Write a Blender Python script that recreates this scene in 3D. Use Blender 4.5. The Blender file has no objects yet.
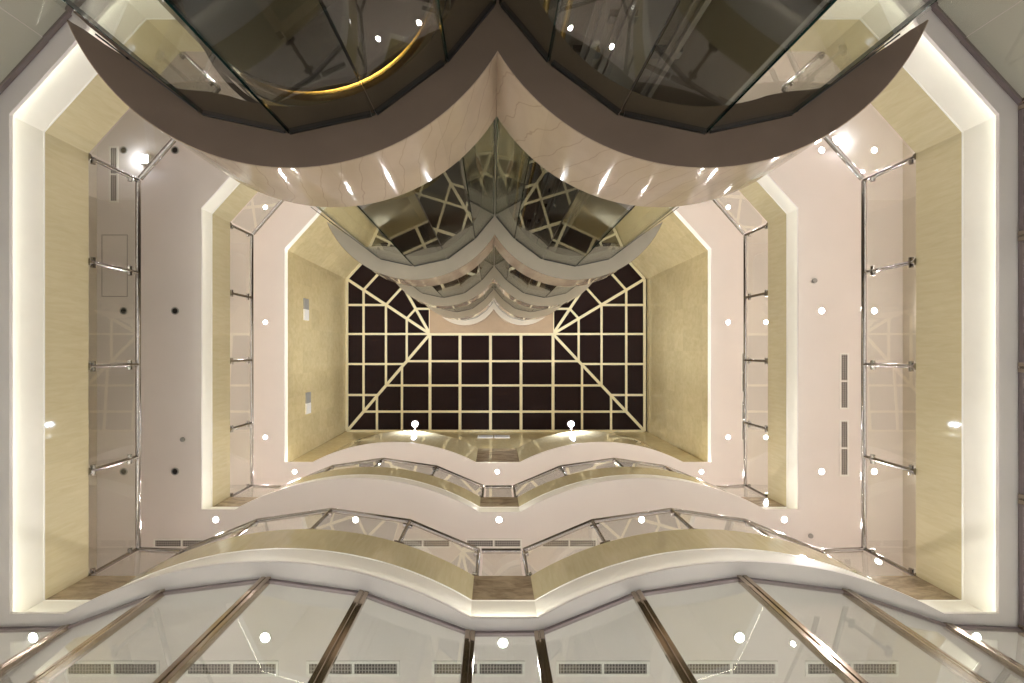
import bpy, bmesh, math, random
from mathutils import Vector, Matrix
random.seed(5)
C = bpy.context.scene.collection
PI = math.pi
ZC = 1.2                 # camera height above the hall floor
F = 455.1                # focal length in pixels (1024 wide, 36 mm sensor, 16 mm lens)
VX, VY = 493.0, 351.0    # where straight up lies in the picture
def P(px, py, d):        # plan position of a picture point that lies d metres above the lens
    return ((px-VX)*d/F, (py-VY)*d/F)

# ------------------------------------------------------------------ materials
def new_mat(name):
    m = bpy.data.materials.new(name); m.use_nodes = True
    nt = m.node_tree; nt.nodes.clear()
    out = nt.nodes.new('ShaderNodeOutputMaterial')
    return m, nt, out
def N(nt, t, **kw):
    n = nt.nodes.new(t)
    for k, v in kw.items(): setattr(n, k, v)
    return n
def pbsdf(nt, out, col, rough, metal=0.0, spec=0.5):
    b = N(nt, 'ShaderNodeBsdfPrincipled')
    b.inputs['Base Color'].default_value = (*col, 1); b.inputs['Roughness'].default_value = rough
    b.inputs['Metallic'].default_value = metal; b.inputs['Specular IOR Level'].default_value = spec
    nt.links.new(b.outputs[0], out.inputs[0]); return b
def pos(nt, scale=(1,1,1)):
    g = N(nt, 'ShaderNodeNewGeometry'); mp = N(nt, 'ShaderNodeMapping')
    mp.inputs['Scale'].default_value = scale
    nt.links.new(g.outputs['Position'], mp.inputs['Vector']); return mp.outputs[0]
def noise(nt, vec, scale, detail=4, rough=.55, dist=0.0):
    n = N(nt, 'ShaderNodeTexNoise'); n.inputs['Scale'].default_value = scale
    n.inputs['Detail'].default_value = detail; n.inputs['Roughness'].default_value = rough
    n.inputs['Distortion'].default_value = dist
    nt.links.new(vec, n.inputs['Vector']); return n.outputs['Fac']
def ramp(nt, fac, stops):
    r = N(nt, 'ShaderNodeValToRGB'); e = r.color_ramp.elements
    while len(e) < len(stops): e.new(.5)
    for el, (p, c) in zip(e, stops): el.position = p; el.color = (*c, 1)
    nt.links.new(fac, r.inputs[0]); return r.outputs[0]
def mixc(nt, fac, a, b, mode='MIX'):
    n = N(nt, 'ShaderNodeMix', data_type='RGBA', blend_type=mode)
    for sock, v in ((n.inputs[0], fac), (n.inputs[6], a), (n.inputs[7], b)):
        if hasattr(v, 'is_output'): nt.links.new(v, sock)
        elif isinstance(v, (int, float)): sock.default_value = v
        else: sock.default_value = (*v, 1)
    return n.outputs[2]
def tile_value(nt, sx, sy, sz):
    """a random value per tile"""
    v = pos(nt, (1/sx, 1/sy, 1/sz))
    fl = N(nt, 'ShaderNodeVectorMath', operation='FLOOR'); nt.links.new(v, fl.inputs[0])
    w = N(nt, 'ShaderNodeTexWhiteNoise'); nt.links.new(fl.outputs[0], w.inputs['Vector'])
    return w.outputs['Value']

def plain(name, col, rough=.5, metal=0.0, spec=.5, var=.04, sc=3.0):
    m, nt, out = new_mat(name); b = pbsdf(nt, out, col, rough, metal, spec)
    if var:
        f = noise(nt, pos(nt), sc, 3)
        lo = tuple(c*(1-var) for c in col); hi = tuple(min(1, c*(1+var)) for c in col)
        nt.links.new(ramp(nt, f, [(.3, lo), (.7, hi)]), b.inputs['Base Color'])
    return m
def stone(name, base, dark, tile, streak=(1.2, 1.2, .35), sc=6, rough=.16, tv=.10, veins=None, joint=False, spec=.5):
    m, nt, out = new_mat(name); b = pbsdf(nt, out, base, rough, 0, spec)
    f = noise(nt, pos(nt, streak), sc, 8, .65, .6)
    c = ramp(nt, f, [(.28, dark), (.6, base), (.8, tuple(min(1, x*1.06) for x in base))])
    if veins:
        g = N(nt, 'ShaderNodeNewGeometry'); mp = N(nt, 'ShaderNodeMapping'); mp.inputs['Rotation'].default_value = (0, veins[0], 0)
        nt.links.new(g.outputs['Position'], mp.inputs['Vector'])
        wv = N(nt, 'ShaderNodeTexWave', wave_type='BANDS', bands_direction='X', wave_profile='SIN')
        wv.inputs['Scale'].default_value = veins[1]; wv.inputs['Distortion'].default_value = 5
        wv.inputs['Detail'].default_value = 3; wv.inputs['Detail Scale'].default_value = .9
        nt.links.new(mp.outputs[0], wv.inputs['Vector'])
        k = ramp(nt, wv.outputs['Fac'], [(veins[3], (0, 0, 0)), (1, (.75,)*3)])
        c = mixc(nt, k, c, veins[2])
    if joint:
        sx = N(nt, 'ShaderNodeSeparateXYZ'); nt.links.new(pos(nt, (1/tile[0],)*3), sx.inputs[0])
        fr = N(nt, 'ShaderNodeMath', operation='FRACT'); nt.links.new(sx.outputs[0], fr.inputs[0])
        c = mixc(nt, ramp(nt, fr.outputs[0], [(0, (.7,)*3), (.018, (0, 0, 0))]), c, dark)
    if tile:
        t = tile_value(nt, *tile)
        k = ramp(nt, t, [(0, (1-tv,)*3), (1, (1, 1, 1))])
        c = mixc(nt, 1.0, c, k, 'MULTIPLY')
    nt.links.new(c, b.inputs['Base Color']); return m
def emit(name, col, s):
    m, nt, out = new_mat(name); e = N(nt, 'ShaderNodeEmission')
    e.inputs[0].default_value = (*col, 1); e.inputs[1].default_value = s
    nt.links.new(e.outputs[0], out.inputs[0]); return m
def glass(name, tint, boost=1.0, ior=1.5):
    """clear sheet glass: Fresnel reflection on both faces, straight-through transmission"""
    m, nt, out = new_mat(name)
    g = N(nt, 'ShaderNodeNewGeometry')
    mr = N(nt, 'ShaderNodeMapRange'); mr.inputs['To Min'].default_value = ior; mr.inputs['To Max'].default_value = 1/ior
    nt.links.new(g.outputs['Backfacing'], mr.inputs['Value'])
    fr = N(nt, 'ShaderNodeFresnel'); nt.links.new(mr.outputs[0], fr.inputs['IOR'])
    mu = N(nt, 'ShaderNodeMath', operation='MULTIPLY', use_clamp=True); mu.inputs[1].default_value = boost
    nt.links.new(fr.outputs[0], mu.inputs[0])
    t = N(nt, 'ShaderNodeBsdfTransparent'); t.inputs[0].default_value = (*tint, 1)
    gl = N(nt, 'ShaderNodeBsdfGlossy'); gl.inputs['Roughness'].default_value = .0; gl.inputs[0].default_value = (1, 1, 1, 1)
    mx = N(nt, 'ShaderNodeMixShader')
    nt.links.new(mu.outputs[0], mx.inputs[0]); nt.links.new(t.outputs[0], mx.inputs[1]); nt.links.new(gl.outputs[0], mx.inputs[2])
    nt.links.new(mx.outputs[0], out.inputs[0]); return m

M = {}
M['ceil'] = plain('ceiling_paint', (.83, .775, .75), .55, spec=.3, var=.02, sc=.6)
M['white'] = plain('slab_paint', (.86, .82, .75), .5, spec=.3, var=.015)
M['trim'] = plain('white_trim', (.9, .88, .84), .35, var=0)
M['cream'] = stone('cream_marble', (.67, .585, .385), (.61, .52, .32), (1.9, 1.9, 50), (1, 1, .16), 13, .03, .07)
M['brown'] = stone('brown_marble', (.50, .39, .27), (.20, .14, .09), (.53, 50, 50), (1.0, 1, 2.6), 2.2, .08, .18)
M['wall3'] = stone('tiled_marble', (.70, .585, .34), (.61, .50, .27), (.85, .85, .85), (1, 1, 1), 5, .16, .10)
M['ledge'] = stone('veined_marble', (.47, .365, .27), (.41, .315, .23), (.36, 50, 50), (1, 1, .8), 2.2, .06, .13,
                   (.28, 2.3, (.35, .255, .18), .988), True, .35)
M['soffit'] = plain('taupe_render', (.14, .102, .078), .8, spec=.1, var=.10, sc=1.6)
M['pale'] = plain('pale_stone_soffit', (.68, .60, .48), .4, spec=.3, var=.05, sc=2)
M['shaft'] = plain('shaft_wall', (.10, .078, .06), .5, var=.15, sc=1)
M['chrome'] = plain('chrome', (.38, .355, .34), .14, 1.0, var=0)
M['bronze'] = plain('bronze_chrome', (.46, .39, .32), .12, 1.0, var=0)
M['mauve'] = plain('anodised_frame', (.30, .25, .26), .35, .6, var=0)
M['black'] = plain('black_steel', (.018, .016, .015), .35, .2, var=0)
M['steel'] = plain('dark_steel', (.07, .055, .045), .4, .5, var=.1)
M['brass'] = plain('brass', (.62, .47, .20), .22, 1.0, var=0)
M['seam'] = plain('glass_edge', (.012, .035, .03), .15, var=0)
M['bar'] = plain('skylight_bar', (.88, .80, .54), .45, var=.02)
M['night'] = plain('night_glazing', (.022, .012, .011), .3, spec=.05, var=.15, sc=.5)
M['beige'] = plain('beige_render', (.48, .35, .23), .7, var=.04)
M['floor'] = stone('hall_floor_marble', (.84, .80, .78), (.78, .74, .72), (.8, .8, 50), (1, 1, 1), 3, .15, .08)
M['gfloor'] = plain('gallery_floor', (.72, .66, .60), .3, var=.03)
M['wall'] = plain('warm_wall', (.66, .59, .49), .5, var=.04)
M['grille'] = plain('vent_dark', (.10, .09, .085), .6, var=0)
M['slat'] = plain('vent_grey', (.42, .39, .37), .4, var=0)
M['grey'] = plain('grey_plastic', (.34, .33, .31), .45, var=0)
M['dark'] = plain('lens_off', (.02, .018, .018), .2, var=0)
M['green'] = emit('exit_green', (.02, .30, .14), .6)
M['lamp'] = emit('lamp_lens', (1, .97, 1.0), 40)
M['flood'] = emit('flood_lens', (.66, .80, 1.0), 24)
M['led'] = emit('cove_led', (.96, 1.0, .86), 10)
M['softled'] = emit('cove_led_soft', (1.0, .97, .86), 12)
M['topled'] = emit('cove_led_top', (1.0, .97, .84), 34)
M['midled'] = emit('cove_led_short', (1.0, .98, .82), 40)
M['goldled'] = emit('gold_led', (1.0, .74, .32), 14)
M['glass'] = glass('railing_glass', (.955, .965, .95), 1.0)
M['shop'] = glass('shopfront_glass', (.865, .89, .855), 1.0)
M['tower'] = glass('tinted_glass', (.80, .81, .77), 1.0, 1.52)

# ------------------------------------------------------------------ mesh helpers
def wl(o):
    return wl(o.parent) + o.location if o.parent else o.location.copy()
def obj(name, bm, mats, parent=None, smooth=False, loc=None, kind=None):
    if not isinstance(mats, (list, tuple)): mats = [mats]
    base = wl(parent) if parent else Vector(loc or (0, 0, 0))
    bmesh.ops.translate(bm, verts=bm.verts, vec=-base)
    bm.normal_update()
    me = bpy.data.meshes.new(name); bm.to_mesh(me); bm.free()
    if smooth:
        me.polygons.foreach_set('use_smooth', [True]*len(me.polygons))
        try: me.set_sharp_from_angle(angle=math.radians(35))
        except Exception: pass
    for m in mats: me.materials.append(M[m])
    o = bpy.data.objects.new(name, me); C.objects.link(o)
    if parent: o.parent = parent
    elif loc: o.location = loc
    if kind: o['kind'] = kind
    return o
def thing(name, label, cat, loc, group=None):
    o = bpy.data.objects.new(name, None); C.objects.link(o); o.location = loc; o.empty_display_size = .2
    o['label'] = label; o['category'] = cat
    if group: o['group'] = group
    return o
def tag(o, label, cat, group=None):
    o['label'] = label; o['category'] = cat
    if group: o['group'] = group
    return o
def dup(root, loc, label, group=None):
    r = root.copy(); C.objects.link(r); r.location = loc; r['label'] = label
    if group: r['group'] = group
    for ch in list(root.children):
        c = ch.copy(); C.objects.link(c); c.parent = r
        for g in ch.children:
            d = g.copy(); C.objects.link(d); d.parent = c
    return r
def Z(d): return d + ZC
def slab(bm, loops, d0, d1):
    """flat plate with holes between two depths"""
    edges = []
    for lp in loops:
        vs = [bm.verts.new((x, y, Z(d0))) for x, y in lp]
        edges += [bm.edges.new((vs[i], vs[(i+1) % len(vs)])) for i in range(len(vs))]
    r = bmesh.ops.triangle_fill(bm, edges=edges, use_beauty=True)
    fs = [g for g in r['geom'] if isinstance(g, bmesh.types.BMFace)]
    e = bmesh.ops.extrude_face_region(bm, geom=fs)
    bmesh.ops.translate(bm, verts=[g for g in e['geom'] if isinstance(g, bmesh.types.BMVert)], vec=(0, 0, d1-d0))
    bmesh.ops.recalc_face_normals(bm, faces=bm.faces)
    return bm
def band(bm, a, b, d0, d1, closed=False):
    """upright band between plan paths a (seen side) and b (back side)"""
    n = len(a)
    q = [[bm.verts.new((p[0], p[1], Z(d))) for p in path] for path, d in ((a, d0), (a, d1), (b, d1), (b, d0))]
    for i in range(n if closed else n-1):
        j = (i+1) % n
        for k in range(4):
            bm.faces.new((q[k][i], q[k][j], q[(k+1) % 4][j], q[(k+1) % 4][i]))
    if not closed:
        bm.faces.new([q[k][0] for k in range(4)]); bm.faces.new([q[k][n-1] for k in range(3, -1, -1)])
    bmesh.ops.recalc_face_normals(bm, faces=bm.faces)
    return bm
def box(bm, lo, hi):
    g = bmesh.ops.create_cube(bm, size=1)
    for v in g['verts']:
        v.co = Vector([lo[i] + (v.co[i]+.5)*(hi[i]-lo[i]) for i in range(3)])
    return bm
def beam(bm, p, q, w, h):
    """box from p to q, w wide in plan, h deep along z (or along the next best axis)"""
    p, q = Vector(p), Vector(q); d = q-p; L = d.length; d.normalize()
    up = Vector((0, 0, 1)) if abs(d.z) < .95 else Vector((0, 1, 0))
    s = d.cross(up).normalized(); u = s.cross(d).normalized()
    g = bmesh.ops.create_cube(bm, size=1)
    for v in g['verts']:
        v.co = (p+q)/2 + d*v.co.x*L + s*v.co.y*w + u*v.co.z*h
    return bm
def tube(bm, pts, r, seg=14, joints=True):
    for a, b in zip(pts, pts[1:]):
        a, b = Vector(a), Vector(b); d = b-a
        rot = d.to_track_quat('Z', 'Y').to_matrix().to_4x4()
        bmesh.ops.create_cone(bm, cap_ends=True, segments=seg, radius1=r, radius2=r, depth=d.length,
                              matrix=Matrix.Translation((a+b)/2) @ rot)
    if joints:
        for p in pts[1:-1]:
            bmesh.ops.create_uvsphere(bm, u_segments=seg, v_segments=8, radius=r, matrix=Matrix.Translation(p))
    return bm
def lathe(bm, prof, seg=32, c=(0, 0, 0)):
    rings = [[bm.verts.new((c[0]+r*math.cos(2*PI*i/seg), c[1]+r*math.sin(2*PI*i/seg), c[2]+z)) for i in range(seg)] for r, z in prof]
    for a, b in zip(rings, rings[1:]):
        for i in range(seg):
            bm.faces.new((a[i], a[(i+1) % seg], b[(i+1) % seg], b[i]))
    bm.faces.new(rings[0][::-1]); bm.faces.new(rings[-1])
    bmesh.ops.recalc_face_normals(bm, faces=bm.faces)
    return bm
def pane_bm(a, b, z0, z1, t=.012, gap=.004):
    """sheet of glass standing between plan points a and b; slot 1 = its narrow edges"""
    bm = bmesh.new()
    a, b = Vector((a[0], a[1])), Vector((b[0], b[1])); d = (b-a).normalized()
    a, b = a + d*gap, b - d*gap; n = Vector((-d.y, d.x))*t/2
    v = [bm.verts.new((p.x, p.y, z)) for z in (z0, z1) for p in (a-n, b-n, b+n, a+n)]
    for i, f in enumerate(((0, 1, 5, 4), (2, 3, 7, 6), (1, 2, 6, 5), (3, 0, 4, 7), (3, 2, 1, 0), (4, 5, 6, 7))):
        fc = bm.faces.new([v[k] for k in f]); fc.material_index = 0 if i < 2 else 1
    bmesh.ops.recalc_face_normals(bm, faces=bm.faces)
    return bm

# ------------------------------------------------------------------ plan of the atrium well
CX = .17
HW = 7.40
LV = [6.84, 11.34, 15.84]           # undersides of the three gallery ceilings above the lens
LOBX = 3.62; LOBY = 9.29            # centres of the two convex lobes of the front edge
DSKY = 22.6
XL, XR, YF, YB = -9.87, 10.21, 7.6, -8.4   # outer walls
def arc(cx, cy, r, a0, a1, n):
    return [(cx+r*math.cos(a0+(a1-a0)*i/n), cy+r*math.sin(a0+(a1-a0)*i/n)) for i in range(n+1)]
def lobe(side, R, ya, yb, n=40):
    """lobe arc from outer end (meets y=ya) to inner end (meets y=yb)"""
    cx = CX + side*LOBX
    aa = math.asin((LOBY-ya)/R); ab = math.asin((LOBY-yb)/R)
    if side < 0: return arc(cx, LOBY, R, -(PI-aa), -ab, n)       # left to right
    return arc(cx, LOBY, R, -(PI-ab), -aa, n)
def segs(o, ys, yc, R):
    """named pieces of the edge, offset o outward from the base rectangle"""
    l, r = CX-HW-o, CX+HW+o
    lt = (l, -3.55-.385*o); lb = (-5.65-.445*o, -5.3-o)
    rt = (r, -3.55-.385*o); rb = (5.99+.445*o, -5.3-o)
    LL = lobe(-1, R, ys, yc); RL = lobe(1, R, ys, yc) if False else [(2*CX-x, y) for x, y in LL][::-1]
    return {
        'left': [lt, (l, ys)], 'front_left': [(l, ys), LL[0]], 'lobe_left': LL, 'middle': [LL[-1], RL[0]],
        'lobe_right': RL, 'front_right': [RL[-1], (r, ys)], 'right': [(r, ys), rt],
        'chamfer_right': [rt, rb], 'back': [rb, lb], 'chamfer_left': [lb, lt]}
ORDER = ['left', 'front_left', 'lobe_left', 'middle', 'lobe_right', 'front_right', 'right', 'chamfer_right', 'back', 'chamfer_left']
def loop(s):
    out = []
    for k in ORDER: out += s[k][:-1]
    return out
def outer(o=0): return [(XL-o, YB-o), (XR+o, YB-o), (XR+o, YF+o), (XL-o, YF+o)]
LVN = ['lowest', 'second', 'third']

# structure: floors, outer walls
obj('floor', slab(bmesh.new(), [outer(.3)], -ZC-.2, -ZC), 'floor', kind='structure')
for nm, lo, hi in (('wall_left', (XL-.3, YB-.3, 0), (XL, YF+.3, Z(17.5))), ('wall_right', (XR, YB-.3, 0), (XR+.3, YF+.3, Z(17.5))),
                   ('wall_front', (XL, YF, 0), (XR, YF+.3, Z(17.5))), ('wall_back', (XL, YB-.3, 0), (XR, YB, Z(17.5)))):
    obj(nm, box(bmesh.new(), lo, hi), 'wall', kind='structure')

for k, L in enumerate(LV):
    third = k == 2
    lip = segs(.03 if third else .04, 3.87 if third else 3.95, 3.90 if third else 4.02, 6.12)
    so = (.085, 3.96, 3.96, 6.04) if third else (.20, 4.13, 4.13, 6.02)
    face = segs(*so)
    back = segs(so[0]+.14, so[1]+.14, so[2]+.14, so[3]-.14)
    bm = slab(bmesh.new(), [outer(), loop(lip)], L, L+.05)
    if third: back = segs(.22, 3.992, 3.992, 5.90)
    obj('ceiling', bm, 'ceil', kind='structure')
    hs = .36 if third else .70
    ht = 2.65 if third else 1.52
    B = thing('balcony', ('lowest balcony ring, broad cream marble edge over a glowing cove, brown stone in middle notch',
              'second balcony ring up, cream marble edge over a glowing cove, halfway to the skylight',
              'topmost balcony edge with solid cream parapet lobes just under the skylight')[k], 'balcony', (CX, 0, Z(L)))
    obj('slab_edge', band(bmesh.new(), loop(face), loop(back), L+.055, L+hs, True), 'white', B)
    keys = ['left', 'chamfer_left', 'right', 'chamfer_right', 'back'] if not third else []
    for kk in keys:
        obj('fascia', band(bmesh.new(), face[kk], back[kk], L+hs, L+ht), 'cream', B)
    for kk in ('lobe_left', 'lobe_right'):
        obj('curved_parapet' if third else 'curved_fascia', band(bmesh.new(), face[kk], back[kk], L+hs, L+ht), 'cream', B)
    for kk in ('front_left', 'middle', 'front_right') if not third else ('middle',):
        o = obj('stone_panel', band(bmesh.new(), face[kk], back[kk], L+hs, L+ht), 'brown', B)
        o['label'] = 'mottled brown stone panel'
    f2 = segs(so[0]-.008, so[1]-.008, so[2]-.008, so[3]+.008)
    obj('edge_trim', band(bmesh.new(), loop(f2), loop(face), L+hs-.022, L+hs, True), 'trim', B)
    # LED strip lying in the trough behind the lip, hidden from below
    if third: a = segs(.045, 3.91, 3.925, 6.10); b = segs(.068, 3.945, 3.95, 6.06)
    else: a = segs(so[0]-.13, so[1]-.13, so[2]-.09, so[3]+.075); b = segs(so[0]-.085, so[1]-.085, so[2]-.05, so[3]+.035)
    for kk in ORDER:
        soft = kk.startswith('lobe')
        o = obj('cove_light', band(bmesh.new(), a[kk], b[kk], L+.055, L+.075), 'softled' if soft else 'topled' if third else 'midled' if kk == 'middle' else 'led', B)
        o['label'] = 'softly glowing cove strip' if soft else 'bright glowing cove strip'
    if not third:
        f = segs(so[0]+.15, so[1]+.15, so[2]+.15, so[3]-.15)
        obj('floor', slab(bmesh.new(), [outer(), loop(f)], L+1.35, L+1.45), 'gfloor', kind='structure')

# ---- tall marble walls between the third level and the skylight
L = LV[2]; so = (.085, 3.99, 3.99, 6.04)
w_in = segs(*so); w_out = segs(.3, 4.27, 4.27, 5.7)
s0 = dict(w_in)
l, r = CX-HW-.085, CX+HW+.085
for nm, a, b in (('wall_upper_left', w_in['left'], w_out['left']), ('wall_upper_right', w_in['right'], w_out['right']),
                 ('wall_chamfer_left', w_in['chamfer_left'], w_out['chamfer_left']), ('wall_chamfer_right', w_in['chamfer_right'], w_out['chamfer_right']),
                 ('wall_upper_back', w_in['back'], w_out['back'])):
    obj(nm, band(bmesh.new(), a, b, L+.366, DSKY+.1), 'wall3', kind='structure')
obj('wall_upper_front', band(bmesh.new(), [(l, 4.0), (r, 4.0)], [(l-.28, 4.28), (r+.28, 4.28)], L+.366, DSKY+.1), 'wall3', kind='structure')
# caps on the parapet lobes
for k, kk in enumerate(('lobe_left', 'lobe_right')):
    obj('trim_%d' % (k+1), slab(bmesh.new(), [w_in[kk]], L+2.655, L+2.69), 'cream', kind='structure')

# ------------------------------------------------------------------ glass railings on levels one and two
def railing(label, pts, L, posts=None, end_posts=(True, True), start_y=None):
    ztop = Z(L+2.72); zb = Z(L+1.52)
    t = thing('glass_railing', label, 'railing', (sum(p[0] for p in pts)/len(pts), sum(p[1] for p in pts)/len(pts), zb))
    tube_pts = [(x, y, ztop) for x, y in pts]
    obj('handrail', tube(bmesh.new(), tube_pts, .05), 'chrome', t, True)
    for a, b in zip(pts, pts[1:]):
        obj('glass_panel', pane_bm(a, b, zb+.03, ztop-.10, .012, .03), ['glass', 'glass'], t)
    for i, (x, y) in enumerate(pts):
        if (i == 0 and not end_posts[0]) or (i == len(pts)-1 and not end_posts[1]): continue
        p = obj('post', tube(bmesh.new(), [(x, y, zb+.003), (x, y, ztop)], .039, 14), 'chrome', t, True)
        dirs = []
        if i > 0: dirs.append(Vector((pts[i-1][0]-x, pts[i-1][1]-y)).normalized())
        if i < len(pts)-1: dirs.append(Vector((pts[i+1][0]-x, pts[i+1][1]-y)).normalized())
        for zz in (zb+.12, ztop-.22):
            for d in dirs:
                obj('clamp', tube(bmesh.new(), [(x+d.x*.015, y+d.y*.015, zz), (x+d.x*.095, y+d.y*.095, zz)], .042, 10), 'chrome', p, True)
        obj('base_flange', lathe(bmesh.new(), [(.07, 0), (.07, .02), (.045, .04)], 16, (x, y, zb+.002)), 'chrome', p, True)
    return t
def lin(a, b, n): return [(a[0]+(b[0]-a[0])*i/n, a[1]+(b[1]-a[1])*i/n) for i in range(n+1)]
LEFT_V = [(-6.50, 4.20), (-4.95, 3.57), (-3.40, 3.345), (-1.75, 3.58), (-.30, 4.19)]
RIGHT_V = [(2*CX-x, y) for x, y in LEFT_V][::-1]
for k in (0, 1):
    L = LV[k]; w = ('lowest', 'second')[k]
    s = segs(.225, 4.17, 4.17, 6.0)
    railing('chrome and glass railing along the left side of the %s balcony, five posts' % w, lin((s['left'][0][0], -3.58), (s['left'][1][0], 4.15), 4), L)
    railing('chrome and glass railing along the right side of the %s balcony, five posts' % w, lin((s['right'][1][0], -3.58), (s['right'][0][0], 4.15), 4), L)
    railing('short straight glass railing between left corner and left lobe, %s balcony' % w, [(s['left'][1][0]+.05, 4.17), (-6.56, 4.20)], L, end_posts=(False, False))
    railing('short straight glass railing between right corner and right lobe, %s balcony' % w, [(2*CX+6.56, 4.20), (s['right'][0][0]-.05, 4.17)], L, end_posts=(False, False))
    railing('faceted glass railing around the left lobe of the %s balcony' % w, LEFT_V, L)
    railing('faceted glass railing around the right lobe of the %s balcony' % w, RIGHT_V, L)
    railing('short glass railing panel above the brown middle notch of the %s balcony' % w, [(LEFT_V[-1][0]+.06, 4.2), (RIGHT_V[0][0]-.06, 4.2)], L, end_posts=(False, False))
    railing('glass railing across the left cut corner of the %s balcony' % w, lin((s['left'][0][0]+.04, -3.62), (-5.75, -5.53), 1), L, end_posts=(False, True))
    railing('glass railing across the right cut corner of the %s balcony' % w, lin((2*CX+5.75, -5.53), (s['right'][1][0]-.04, -3.62), 1), L, end_posts=(True, False))

# ------------------------------------------------------------------ shopfront glazing below the lowest ceiling
zt = Z(LV[0]); zb = 0.0
def mull(parent, x, y, nx, ny):
    bm = bmesh.new(); tx, ty = -ny, nx
    for sgn in (-1, 1):
        cx, cy = x+tx*sgn*.042, y+ty*sgn*.042
        g = bmesh.ops.create_cube(bm, size=1)
        for v in g['verts']:
            a, b, c = v.co
            v.co = (cx+tx*a*.066+nx*b*.10, cy+ty*a*.066+ny*b*.10, zb+(c+.5)*(zt-.02-zb))
    g = bmesh.ops.create_cube(bm, size=1)
    for v in g['verts']:
        a, b, c = v.co
        v.co = (x+tx*a*.02+nx*b*.06, y+ty*a*.02+ny*b*.06, zb+(c+.5)*(zt-.02-zb))
    bmesh.ops.bevel(bm, geom=bm.edges[:], offset=.006, segments=1, affect='EDGES')
    obj('mullion', bm, 'bronze', parent)
def shopfront(name, pts, mullions=True, skip=()):
    w = bpy.data.objects.new(name, None); C.objects.link(w); w['kind'] = 'structure'
    w.location = (*pts[len(pts)//2], 0)
    for i, (a, b) in enumerate(zip(pts, pts[1:])):
        obj('pane', pane_bm(a, b, zb, zt-.06, .014, .006), ['shop', 'seam'], w)
        obj('head_rail', beam(bmesh.new(), (*a, zt-.045), (*b, zt-.035), .05, .06), 'mauve', w)
    for i in range(len(pts)):
        if i in skip: continue
        p = Vector(pts[i]); t = Vector((0, 0))
        if i > 0: t += (p-Vector(pts[i-1])).normalized()
        if i < len(pts)-1: t += (Vector(pts[i+1])-p).normalized()
        t.normalize(); mull(w, p.x, p.y, -t.y, t.x)
SFV = [P(x, y, 6.84) for x, y in ((68, 627), (162, 592), (267, 579), (364, 593), (470, 632), (539, 632), (636, 593), (741, 577.5), (845, 591), (946, 625))]
sl, sr = CX-HW-.34, CX+HW+.34
shopfront('window_1', [(sl, 4.17)] + SFV + [(sr, 4.17)], skip=(0, 11))
shopfront('window_2', lin((sl, 4.17), (sl, -3.68), 4), skip=())
shopfront('window_3', lin((sr, 4.17), (sr, -3.68), 4), skip=())
shopfront('window_4', lin((sl, -3.68), (-5.8, -5.64), 2), skip=(0, 1, 2))
shopfront('window_5', lin((sr, -3.68), (2*CX+5.8, -5.64), 2), skip=(0, 1, 2))

# ------------------------------------------------------------------ lift tower
TS = .8405                         # the tower plan, worked out at a nominal size, and its true scale
TX = .03; LR = 1.87*TS; LO = 1.60*TS; LY = -3.286*TS; GR = 1.60*TS
TD = [2.95, 7.58, 12.05, 16.5, 20.95]; TH = .80
def mir(pts): return [(2*TX-x, y) for x, y in pts]
def pol(a, r): return (TX+LO+r*math.cos(math.radians(a)), LY+r*math.sin(math.radians(a)))
ca = math.degrees(math.acos(-LO/LR))         # where the two lobes meet
right_out = [pol(ca + (23-ca)*i/48, LR) for i in range(49)]      # cusp -> outer tip
fas_out = [pol(ca + (23-ca)*i/48, LR+.006) for i in range(49)]
right_in = [pol(a, r*TS) for a, r in ((23, 1.87), (27, 1.78), (32.8, 1.70), (42, 1.60), (52, 1.58), (58, 1.50), (64, 1.43))] \
    + [pol(a, 1.40*TS) for a in range(70, 214, 4)]
YREAR = -4.55
spine = (right_in[-1][0], YREAR)
def tower_plan():
    R_ = right_out + right_in[1:] + [spine]
    L_ = mir(R_)
    return R_ + L_[::-1][:-1]
fas_in = [pol(ca + (23-ca)*i/48, LR-.006-.09*min(1, (48-i)/10)) for i in range(49)]
# glass line: vertices of the faceted screens, right lobe, from cusp to outer end
gl_r = [(TX+.013, -2.262), pol(139, GR), pol(114.5, GR), pol(90, GR), pol(65.5, GR), pol(41, GR), pol(30, 1.70*TS)]
gl_up = gl_r[:5] + [(TX+3.05, -2.40)]       # above the lowest ledge the last pane runs straight on
TN = ['lowest', 'second', 'third', 'fourth', 'topmost']
for k, d in enumerate(TD):
    T = thing('lift_tower_ledge', '%s double-curved ledge of the lift tower, marble band above a %s underside' % (TN[k], 'pale' if k else 'dark taupe'), 'ledge', (TX, LY, Z(d)))
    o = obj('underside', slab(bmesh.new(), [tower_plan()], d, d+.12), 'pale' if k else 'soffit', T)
    top = tower_plan()
    obj('deck', slab(bmesh.new(), [[(x, y) for x, y in tower_plan()]], d+TH-.12, d+TH-.01), 'soffit', T)
    for s in (1, -1):
        a = fas_out if s > 0 else mir(fas_out); b = fas_in if s > 0 else mir(fas_in)
        obj('marble_band', band(bmesh.new(), a, b, d+.002, d+TH), 'ledge', T, True)
        ia = right_in[7:] if s > 0 else mir(right_in[7:])
        ib = [(TX+s*LO+(x-(TX+s*LO))*1.03, LY+(y-LY)*1.03) for x, y in ia]
        obj('inner_lining', band(bmesh.new(), ia, ib, d+.12, d+TH-.12), 'beige', T, True)
    up = TD[k+1] if k < 4 else 0
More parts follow.
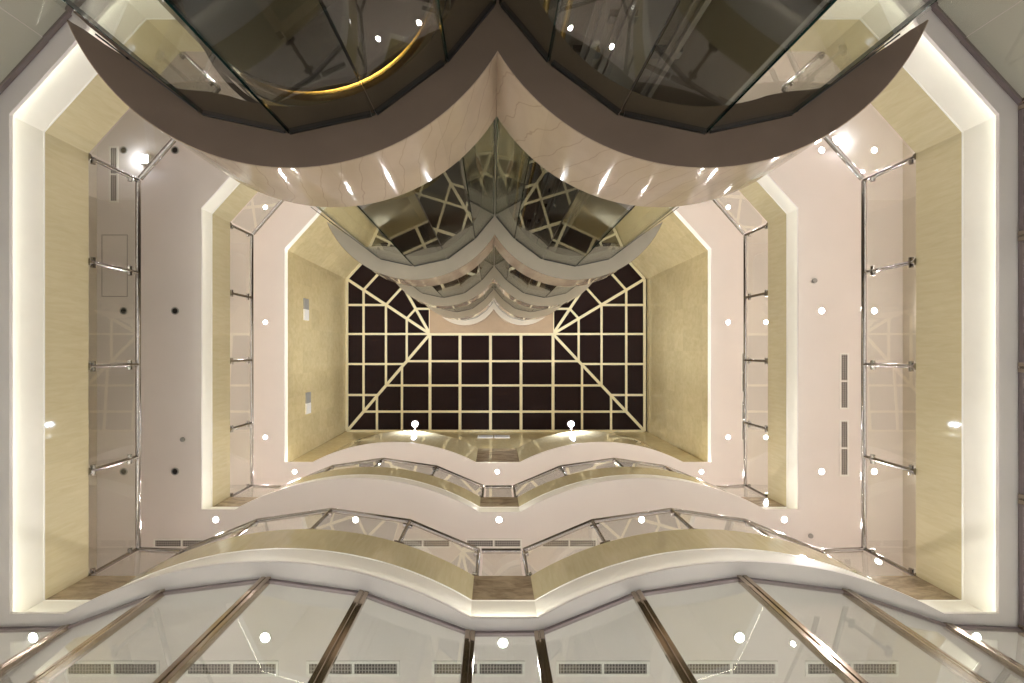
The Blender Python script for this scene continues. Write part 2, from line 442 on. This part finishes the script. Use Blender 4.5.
for k in range(-1, 4):
    z0 = Z(TD[k]+TH) if k >= 0 else .0
    z1 = Z(TD[k+1])
    nm = ('at hall level under the lowest ledge', 'between lowest and second ledges', 'between second and third ledges',
          'between third and fourth ledges', 'between fourth and topmost ledges')[k+1]
    gr = gl_up if k >= 0 else gl_r
    for s, g in ((-1, mir(gr)), (1, gr)):
        S = thing('glass_screen', 'faceted glass of the %s tower lobe, %s' % ('left' if s < 0 else 'right', nm), 'glass screen', (TX+s*LO, LY, z0))
        for a, b in zip(g, g[1:]):
            obj('glass_pane', pane_bm(a, b, z0, z1, .02, .006), ['tower', 'seam'], S)
            dv = (Vector(b)-Vector(a)).normalized()*.03; a2 = Vector(a)+dv
            obj('edge_channel', beam(bmesh.new(), (*a2, z1-.012), (*b, z1-.012), .03, .024), 'black', S)
# wall behind the lift shafts
bm = bmesh.new(); box(bm, (TX-2.6, -4.75, 0), (TX+2.6, -4.56, Z(DSKY)))
obj('wall_lift_back', bm, 'shaft', kind='structure')
for nm, x in (('wall_lift_left', TX-2.66), ('wall_lift_right', TX+2.56)):
    obj(nm, box(bmesh.new(), (x, -4.55, 0), (x+.1, -2.75, Z(DSKY))), 'shaft', kind='structure')
# guide rails in the shafts
def guide(x, y, label, w=.10, mat='steel'):
    t = thing('lift_guide_rail', label, 'guide rail', (x, y, 0))
    bm = bmesh.new(); box(bm, (x-w/2, y-.012, 0), (x+w/2, y+.012, Z(22.4))); box(bm, (x-.012, y-.07, 0), (x+.012, y+.07, Z(22.4)))
    obj('rail', bm, mat, t)
    for d in [.6+2.25*i for i in range(10)]:
        obj('bracket', box(bmesh.new(), (x-.16, y-.13, Z(d)), (x+.16, y-.05, Z(d)+.12)), 'black', t)
guide(1.05, -3.3, 'dark steel guide rail in the right lift shaft, nearest the middle pier', .16)
guide(1.47, -3.7, 'dark steel guide rail in the right lift shaft, central of the three', .18)
guide(1.97, -3.3, 'dark steel guide rail in the right lift shaft, farthest from the middle pier', .16)
for x, w in ((.6, 'beside the middle pier'), (.86, 'a step away from the middle pier')):
    t = thing('brass_pole', 'slim brass pole in the right lift shaft, %s' % w, 'pole', (x, -3.9, 0))
    obj('shaft_tube', tube(bmesh.new(), [(x, -3.9, 0), (x, -3.9, Z(22.3))], .04), 'brass', t, True)
# the cab in the left shaft
cx, cy = TX-LO, LY-.02; cz = Z(3.2)
cab = thing('lift_cab', 'round panoramic lift cab with black underside and gold lit rim, in the left shaft', 'lift cab', (cx, cy, cz))
obj('underside', lathe(bmesh.new(), [(.30, -.06), (.70, -.04), (.93, 0), (.93, .05)], 64, (cx, cy, cz)), 'black', cab, True)
obj('light_ring', lathe(bmesh.new(), [(.80, .06), (.86, .06), (.86, .11), (.80, .11)], 64, (cx, cy, cz)), 'goldled', cab, True)
for rr, zz in ((.99, .14), (1.03, .34)):
    bm = bmesh.new()
    ring = [(cx+rr*math.cos(2*PI*i/64), cy+rr*math.sin(2*PI*i/64)) for i in range(64)]
    ring2 = [(cx+(rr-.04)*math.cos(2*PI*i/64), cy+(rr-.04)*math.sin(2*PI*i/64)) for i in range(64)]
    obj('rim', band(bm, ring, ring2, cz-ZC+zz, cz-ZC+zz+.035, True), 'black', cab, True)
obj('cab_body', lathe(bmesh.new(), [(.78, .12), (.90, .14), (.96, .55), (.96, 2.3), (.8, 2.6), (.3, 2.7)], 64, (cx, cy, cz)), 'brass', cab, True)
bm = bmesh.new()
beam(bm, (cx-.40, cy+.20, cz-.10), (cx-.12, cy+.62, cz-.10), .07, .07); beam(bm, (cx-.12, cy+.62, cz-.10), (cx+.26, cy+.30, cz-.10), .07, .07)
obj('buffer_frame', bm, 'steel', cab)

# ------------------------------------------------------------------ skylight
RISE = .45
def sp(px, py, t): d = DSKY+RISE*t; return (*P(px, py, d), Z(d))
A1, A2 = (347, 431), (644.5, 431)
T1, T2 = (347, 279), (644.5, 279); U1, U2 = (379, 244), (613, 244)
H1, H2 = (430, 334), (553, 334)
sky = thing('skylight', 'dark night skylight with cream glazing bars spreading from two hip points', 'skylight', (0, 0, Z(DSKY)))
bm = bmesh.new()
def tri(*ps):
    vs = [bm.verts.new(Vector(sp(*p))+Vector((0, 0, .10))) for p in ps]; bm.faces.new(vs)
tri((*A1, 0), (*A2, 0), (*H2, 1), (*H1, 1)); tri((*T1, 0), (*A1, 0), (*H1, 1)); tri((*A2, 0), (*T2, 0), (*H2, 1))
tri((*U1, 0), (*T1, 0), (*H1, 1)); tri((*T2, 0), (*U2, 0), (*H2, 1))
tri((*U1, 0), (*H1, 1), (430, 244, 1)); tri((*U2, 0), (553, 244, 1), (*H2, 1))
r_ = bmesh.ops.extrude_face_region(bm, geom=bm.faces[:])
bmesh.ops.translate(bm, verts=[g for g in r_['geom'] if isinstance(g, bmesh.types.BMVert)], vec=(0, 0, .03))
bmesh.ops.recalc_face_normals(bm, faces=bm.faces)
obj('glazing', bm, 'night', sky)
def bar(a, b, w=.105):
    obj('glazing_bar', beam(bmesh.new(), sp(*a), sp(*b), w, .06), 'bar', sky)
def lerp(a, b, t): return (a[0]+(b[0]-a[0])*t, a[1]+(b[1]-a[1])*t, t)
for a, b in ((A1, H1), (T1, H1), (U1, H1), (A2, H2), (T2, H2), (U2, H2)): bar((*a, 0), (*b, 1), .135)
for a, b in ((A1, A2), (A1, T1), (T1, U1), (A2, T2), (T2, U2)): bar((*a, 0), (*b, 0), .12)
bar((*H1, 1), (*H2, 1), .15); bar((*H1, 1), (430, 244, 1)); bar((*H2, 1), (553, 244, 1))
for t in (.2, .47, .72):
    bar(lerp(A1, H1, t), lerp(A2, H2, t)); bar(lerp(A1, H1, t), lerp(T1, H1, t)); bar(lerp(A2, H2, t), lerp(T2, H2, t))
    bar(lerp(T1, H1, t), lerp(U1, H1, t)); bar(lerp(T2, H2, t), lerp(U2, H2, t))
    q = lerp(U1, H1, t); bar(q, (430, q[1], t)); q = lerp(U2, H2, t); bar(q, (553, q[1], t))
for x in (377, 402):
    t = (x-347)/83; bar((x, 431, 0), (x, 431-97*t, t))
for x in (582, 611):
    t = (644.5-x)/91.5; bar((x, 431, 0), (x, 431-97*t, t))
for x in (430, 460, 490.5, 521, 553): bar((x, 431, 0), (x, 334, 1), .14)
for y, tt in ((305, None), (334, 1), (364, None), (395, None)):
    for side in (0, 1):
        e = A1[0] if side == 0 else A2[0]; h = H1 if side == 0 else H2
        t = 1 if y == 334 else ((y-279)/55 if y < 334 else (431-y)/97)
        bar((e, y, 0), (e+(h[0]-e)*t, y, t))
d = DSKY+RISE
obj('ceiling', slab(bmesh.new(), [[P(430, 244, d), P(553, 244, d), P(553, 333, d), P(430, 333, d)]], d-.06, d+.1), 'beige', kind='structure')

# ------------------------------------------------------------------ downlights
def spot(parent, power, col=(1, .97, .955), size=150, off=-.05):
    l = bpy.data.lights.new('downlight_beam', 'SPOT'); l.energy = power; l.color = col
    l.spot_size = math.radians(size); l.spot_blend = .6; l.shadow_soft_size = .06
    o = bpy.data.objects.new('downlight_beam', l); C.objects.link(o); o.parent = parent; o.location = (0, 0, off)
def make_down(lit):
    t = thing('downlight', '', 'downlight', (0, 0, -50))
    bm = bmesh.new()
    ring = [(.095*math.cos(2*PI*i/28), .095*math.sin(2*PI*i/28)) for i in range(28)]
    ring2 = [(x*.74, y*.74) for x, y in ring]
    base = wl(t)
    band(bm, ring, ring2, -50-ZC-.014, -50-ZC+.004, True)
    obj('trim_ring', bm, 'trim' if lit else 'grey', t)
    obj('lens', lathe(bmesh.new(), [(.070, -.006), (.070, .003)], 28, (0, 0, -50)), 'lamp' if lit else 'dark', t)
    return t
d_on, d_off = make_down(True), make_down(False)
used = {True: False, False: False}
PW = [2000, 250, 290]
def down(x, y, k, lit, label, power=None):
    first = d_on if lit else d_off
    loc = (x, y, Z(LV[k])-.001)
    if not used[lit]:
        o = first; o.location = loc; o['label'] = label; used[lit] = True
    else: o = dup(first, loc, label)
    o['group'] = 'downlights in the %s ceiling' % LVN[k]
    lights.append((o, power or PW[k])) if lit else None
    return o
lights = []
FX = [(-6.9, 'left corner'), (-3.42, 'middle of the left lobe'), (.15, 'middle notch'), (3.70, 'middle of the right lobe'), (7.25, 'right corner')]
for k in range(3):
    c = ('lowest ceiling behind shopfront glass', 'second ceiling', 'third ceiling')[k]
    for x, w in FX:
        down(x, (4.38 if 'notch' in w else 4.30) if k == 0 else 4.2, k, True, 'lit downlight in the %s by the %s' % (c, w))
    for y, w in ((-5.0, 'at the cut corner'), (-1.0, 'midway along'), (3.0, 'near the front end')):  # side lamps of the lowest ceiling lie out of view, added for light
        cc = ('lowest', 'second', 'third')[k]
        down(8.18, y, k, True, 'lit round downlight in the %s ceiling on the right, %s' % (cc, w))
        off = k == 1
        down(-7.92, y, k, not off, '%s round downlight in the %s ceiling on the left, %s' % ('unlit dark' if off else 'lit', cc, w))
    if k:
        for y, w in ((-5.0, 'at the cut corner'), (-1.0, 'midway along'), (3.0, 'near the front end')):
            down(9.49, y, k, True, 'lit downlight in the %s ceiling behind the right railing glass, %s' % (LVN[k], w), 70)
            if k == 1: down(-9.2, y, k, False, 'unlit dark downlight in the second ceiling behind the left railing glass, %s' % w)
    for x, w in ((-4.6, 'left of the tower'), (.1, 'right behind the tower'), (4.9, 'right of the tower')):  # back-row lamps, mostly hidden, added to brighten the galleries and hall
        down(x, -6.9, k, True, 'added fill downlight in the %s ceiling at the back, %s' % (LVN[k], w))
for o, p in lights:
    low = o.location.z < Z(LV[0]) + .1
    if low and o.location.y < -4: p = 260
    elif low and abs(o.location.x) > 7.5: p = 800     # dim at the rear of the hall
    spot(o, p, (.91, .92, 1.0) if low else (1, .965, .945), 112 if low else 150)

# ------------------------------------------------------------------ ceiling vents
def make_vent(long_x):
    t = thing('ceiling_vent', '', 'vent', (0, 0, -60))
    def bx(bm, x0, y0, x1, y1, z0, z1):
        if long_x: box(bm, (x0, y0, -60+z0), (x1, y1, -60+z1))
        else: box(bm, (y0, x0, -60+z0), (y1, x1, -60+z1))
    bm = bmesh.new()
    for y in (-.115, .075): bx(bm, -.70, y, .70, y+.04, -.012, .004)
    for x in (-.70, -.02, .66): bx(bm, x, -.075, x+.04, .075, -.012, .004)
    obj('frame', bm, 'trim', t)
    bm = bmesh.new(); bx(bm, -.66, -.075, .66, .075, -.001, .003); obj('backing', bm, 'grille', t)
    bm = bmesh.new()
    for sx in (-.66, .02):
        for i in range(14):
            x = sx+.02+i*.046; bx(bm, x, -.072, x+.014, .072, -.007, -.002)
        for y in (-.025, .025): bx(bm, sx, y-.006, sx+.64, y+.006, -.008, -.003)
    obj('grille', bm, 'slat', t)
    return t
vx, vy = make_vent(True), make_vent(False); vused = {}
def vent(long_x, x, y, k, label):
    first = vx if long_x else vy; loc = (x, y, Z(LV[k])-.001)
    if long_x not in vused: first.location = loc; first['label'] = label; o = first; vused[long_x] = 1
    else: o = dup(first, loc, label)
    o['group'] = 'slotted vents in the %s ceiling' % LVN[k]
names = ['outermost on the left', 'second from the left', 'third from the left', 'the middle one', 'third from the right', 'second from the right', 'outermost on the right']
for x, n in zip((-5.71, -3.92, -2.1, -.22, 1.65, 3.58, 5.39), names):
    vent(True, x, 4.77, 0, 'slotted vent in the lowest ceiling behind the shopfront glass, ' + n)
for x, n in zip((-7.75, -5.8, -3.85, -1.75, .02, 1.9, 3.85, 5.9), ['by the left corner', 'second from the left corner', 'third from the left corner', 'left of the notch', 'over the middle notch', 'right of the notch', 'third from the right corner', 'nearest the right corner']):
    vent(True, x, 4.79, 1, 'slotted vent in the front run of the second ceiling, ' + n)
for k, w in ((1, 'second'), (2, 'third')):
    for y, n in ((.75, 'the one nearer the tower'), (2.42, 'the one nearer the front')):
        vent(False, 8.75, y, k, 'lengthwise slotted vent in the right strip of the %s ceiling, %s' % (w, n))
vent(False, -9.45, -4.4, 1, 'lengthwise slotted vent in the second ceiling beside the left cut corner')

# smoke detectors on the second ceiling
def detector(x, y, k, label):
    t = thing('smoke_detector', label, 'detector', (x, y, Z(LV[k])), 'smoke detectors')
    obj('body', lathe(bmesh.new(), [(.03, -.06), (.055, -.045), (.06, -.015), (.05, 0)], 20, (x, y, Z(LV[k]))), 'grey', t, True)
detector(-7.72, 2.2, 1, 'small grey smoke detector on the left of the second ceiling, beside the handrail')
detector(8.0, -1.75, 1, 'small grey smoke detector on the right of the second ceiling, beside the handrail')
detector(7.9, 4.6, 1, 'small grey smoke detector by the right front corner of the second ceiling')
# access hatch in the left strip of the second ceiling
def hatch(y0, y1, label):
    x0, x1 = -9.75, -9.1; zz = Z(LV[1]); t = thing('ceiling_hatch', label, 'hatch', ((x0+x1)/2, (y0+y1)/2, zz))
    bm = bmesh.new()
    for a, b in (((x0, y0), (x1, y0+.02)), ((x0, y1-.02), (x1, y1)), ((x0, y0), (x0+.02, y1)), ((x1-.02, y0), (x1, y1))):
        box(bm, (*a, zz-.006), (*b, zz-.0005))
    obj('rim', bm, 'slat', t)
    obj('lid', box(bmesh.new(), (x0+.022, y0+.022, zz-.004), (x1-.022, y1-.022, zz-.0005)), 'ceil', t)
hatch(-2.9, -1.35, 'flush access hatch in the second ceiling behind the left railing')

# square spotlights at the cut corners, second ceiling
def square_spot(x, y, label):
    z = Z(LV[1]); t = thing('square_spotlight', label, 'spotlight', (x, y, z))
    obj('housing', box(bmesh.new(), (x-.12, y-.12, z-.10), (x+.12, y+.12, z)), 'trim', t)
    obj('lens', box(bmesh.new(), (x-.09, y-.09, z-.108), (x+.09, y+.09, z-.098)), 'lamp', t)
    l = bpy.data.lights.new('spot_beam', 'POINT'); l.energy = 7; l.color = (.9, .93, 1); l.shadow_soft_size = .05
    o = bpy.data.objects.new('spot_beam', l); C.objects.link(o); o.parent = t; o.location = (-.2 if x < 0 else .2, 0, -.2)
square_spot(-8.62, -4.75, 'bright square spotlight on the second ceiling at the left cut corner')
square_spot(8.5, -5.2, 'bright square spotlight on the second ceiling at the right cut corner')

# floodlights on the top parapets
for px, w in ((415, 'left'), (571, 'right')):
    x, y = P(px, 424, 18.62); z = Z(18.62)
    t = thing('floodlight', 'bright bluish floodlight on the %s parapet lobe below the skylight' % w, 'floodlight', (x, y+.3, Z(18.5)))
    obj('bracket', beam(bmesh.new(), (x, y+.42, z-.105), (x, y+.02, z+.03), .06, .05), 'steel', t)
    h = obj('housing', lathe(bmesh.new(), [(.12, -.02), (.15, 0), (.15, .08), (.10, .2), (.06, .24)], 28, (x, y, z)), 'steel', t, True)
    obj('lens', lathe(bmesh.new(), [(.115, -.03), (.115, -.018)], 28, (x, y, z)), 'flood', t)
    l = bpy.data.lights.new('flood_beam', 'POINT'); l.energy = 260; l.color = (.82, .88, 1); l.shadow_soft_size = .05
    o = bpy.data.objects.new('flood_beam', l); C.objects.link(o); o.parent = t; o.location = (0, -.3, -.1)
    l = bpy.data.lights.new('flood_throw', 'SPOT'); l.energy = 650; l.color = (.92, .94, 1); l.shadow_soft_size = .05; l.spot_size = math.radians(160); l.spot_blend = .7
    o = bpy.data.objects.new('flood_throw', l); C.objects.link(o); o.parent = t; o.location = (0, -.52, .02)
    o.rotation_euler = Vector((0, -1, -.05)).to_track_quat('-Z', 'Y').to_euler()

# fittings on the tall walls and gallery walls
def two_tone(x0, x1, y, d, label):
    t = thing('wall_unit', label, 'wall unit', ((x0+x1)/2, y, Z(d)))
    obj('grille_half', box(bmesh.new(), (x0, y-.42, Z(d)), (x1, y, Z(d)+.42)), 'grey', t)
    obj('white_half', box(bmesh.new(), (x0, y, Z(d)), (x1, y+.42, Z(d)+.42)), 'trim', t)  # plain white half of the two-tone unit
wx = CX-HW-.085
two_tone(wx-.01, wx+.05, -1.62, 17.55, 'grey and white wall unit on the tall left wall, nearer the tower')
two_tone(wx-.01, wx+.05, 2.05, 17.75, 'grey and white wall unit on the tall left wall, nearer the front')
for x, w in ((-.35, 'left'), (.42, 'right')):
    t = thing('wall_grille', 'small white grille on the front wall above the notch, %s of the pair' % w, 'grille', (x, 3.99, Z(20.9)))
    obj('plate', box(bmesh.new(), (x-.36, 3.965, Z(20.9)), (x+.36, 4.005, Z(21.45))), 'trim', t)
    bm = bmesh.new()
    for i in range(7): box(bm, (x-.31, 3.958, Z(20.97)+i*.065), (x+.31, 3.967, Z(20.97)+i*.065+.025))
    obj('slots', bm, 'slat', t)
t = thing('exit_sign', 'small green sign on the left gallery wall above the lowest balcony', 'sign', (XL+.03, -1.9, Z(9.6)))
obj('sign_face', box(bmesh.new(), (XL, -2.2, Z(9.55)), (XL+.05, -1.7, Z(9.8))), 'green', t)
for (x0, x1, y0, y1, d0, d1, mt, lb) in ((XL, XL+.04, .55, 1.35, 9.4, 9.9, 'grey', 'grey service panel on the left gallery wall above the lowest balcony'),
                                      (XR-.05, XR, -1.5, -1.05, 9.6, 10.2, 'trim', 'white box on the right gallery wall above the lowest balcony'),
                                      (XR-.04, XR, -.1, .35, 9.4, 10.0, 'trim', 'white panel on the right gallery wall near the middle railing post')):
    t = thing('wall_box', lb, 'wall box', (x0, y0, Z(d0)))
    bm = box(bmesh.new(), (x0, y0, Z(d0)), (x1, y1, Z(d1))); bmesh.ops.bevel(bm, geom=bm.edges[:], offset=.008, segments=2, affect='EDGES')
    obj('casing', bm, mt, t)
    xx = x1 if x0 < 0 else x0
    obj('door_plate', box(bmesh.new(), (xx-.006, y0+.05, Z(d0)+.06), (xx+.006, y1-.05, Z(d1)-.06)), 'slat', t)

# ------------------------------------------------------------------ world, camera, view
w = bpy.data.worlds.new('night'); bpy.context.scene.world = w; w.use_nodes = True
w.node_tree.nodes['Background'].inputs[0].default_value = (.012, .010, .013, 1)
w.node_tree.nodes['Background'].inputs[1].default_value = 1
cam = bpy.data.cameras.new('camera'); co = bpy.data.objects.new('camera', cam); C.objects.link(co)
co.location = (0, 0, ZC); co.rotation_euler = (PI, 0, 0)
cam.sensor_width = 36; cam.lens = 16; cam.clip_start = .05; cam.clip_end = 200
cam.shift_x = (512-VX)/1024; cam.shift_y = (VY-341.5)/1024
sc = bpy.context.scene; sc.camera = co
vs = sc.view_settings
sc.display_settings.display_device = 'sRGB'
vs.view_transform = 'Standard'; vs.look = 'None'; vs.gamma = 1; vs.use_curve_mapping = False
vs.exposure = 0.0
cy_ = sc.cycles
cy_.max_bounces = 12; cy_.diffuse_bounces = 5; cy_.glossy_bounces = 6; cy_.transparent_max_bounces = 40
cy_.sample_clamp_indirect = 6; cy_.use_denoising = True
cy_.caustics_reflective = False; cy_.caustics_refractive = False
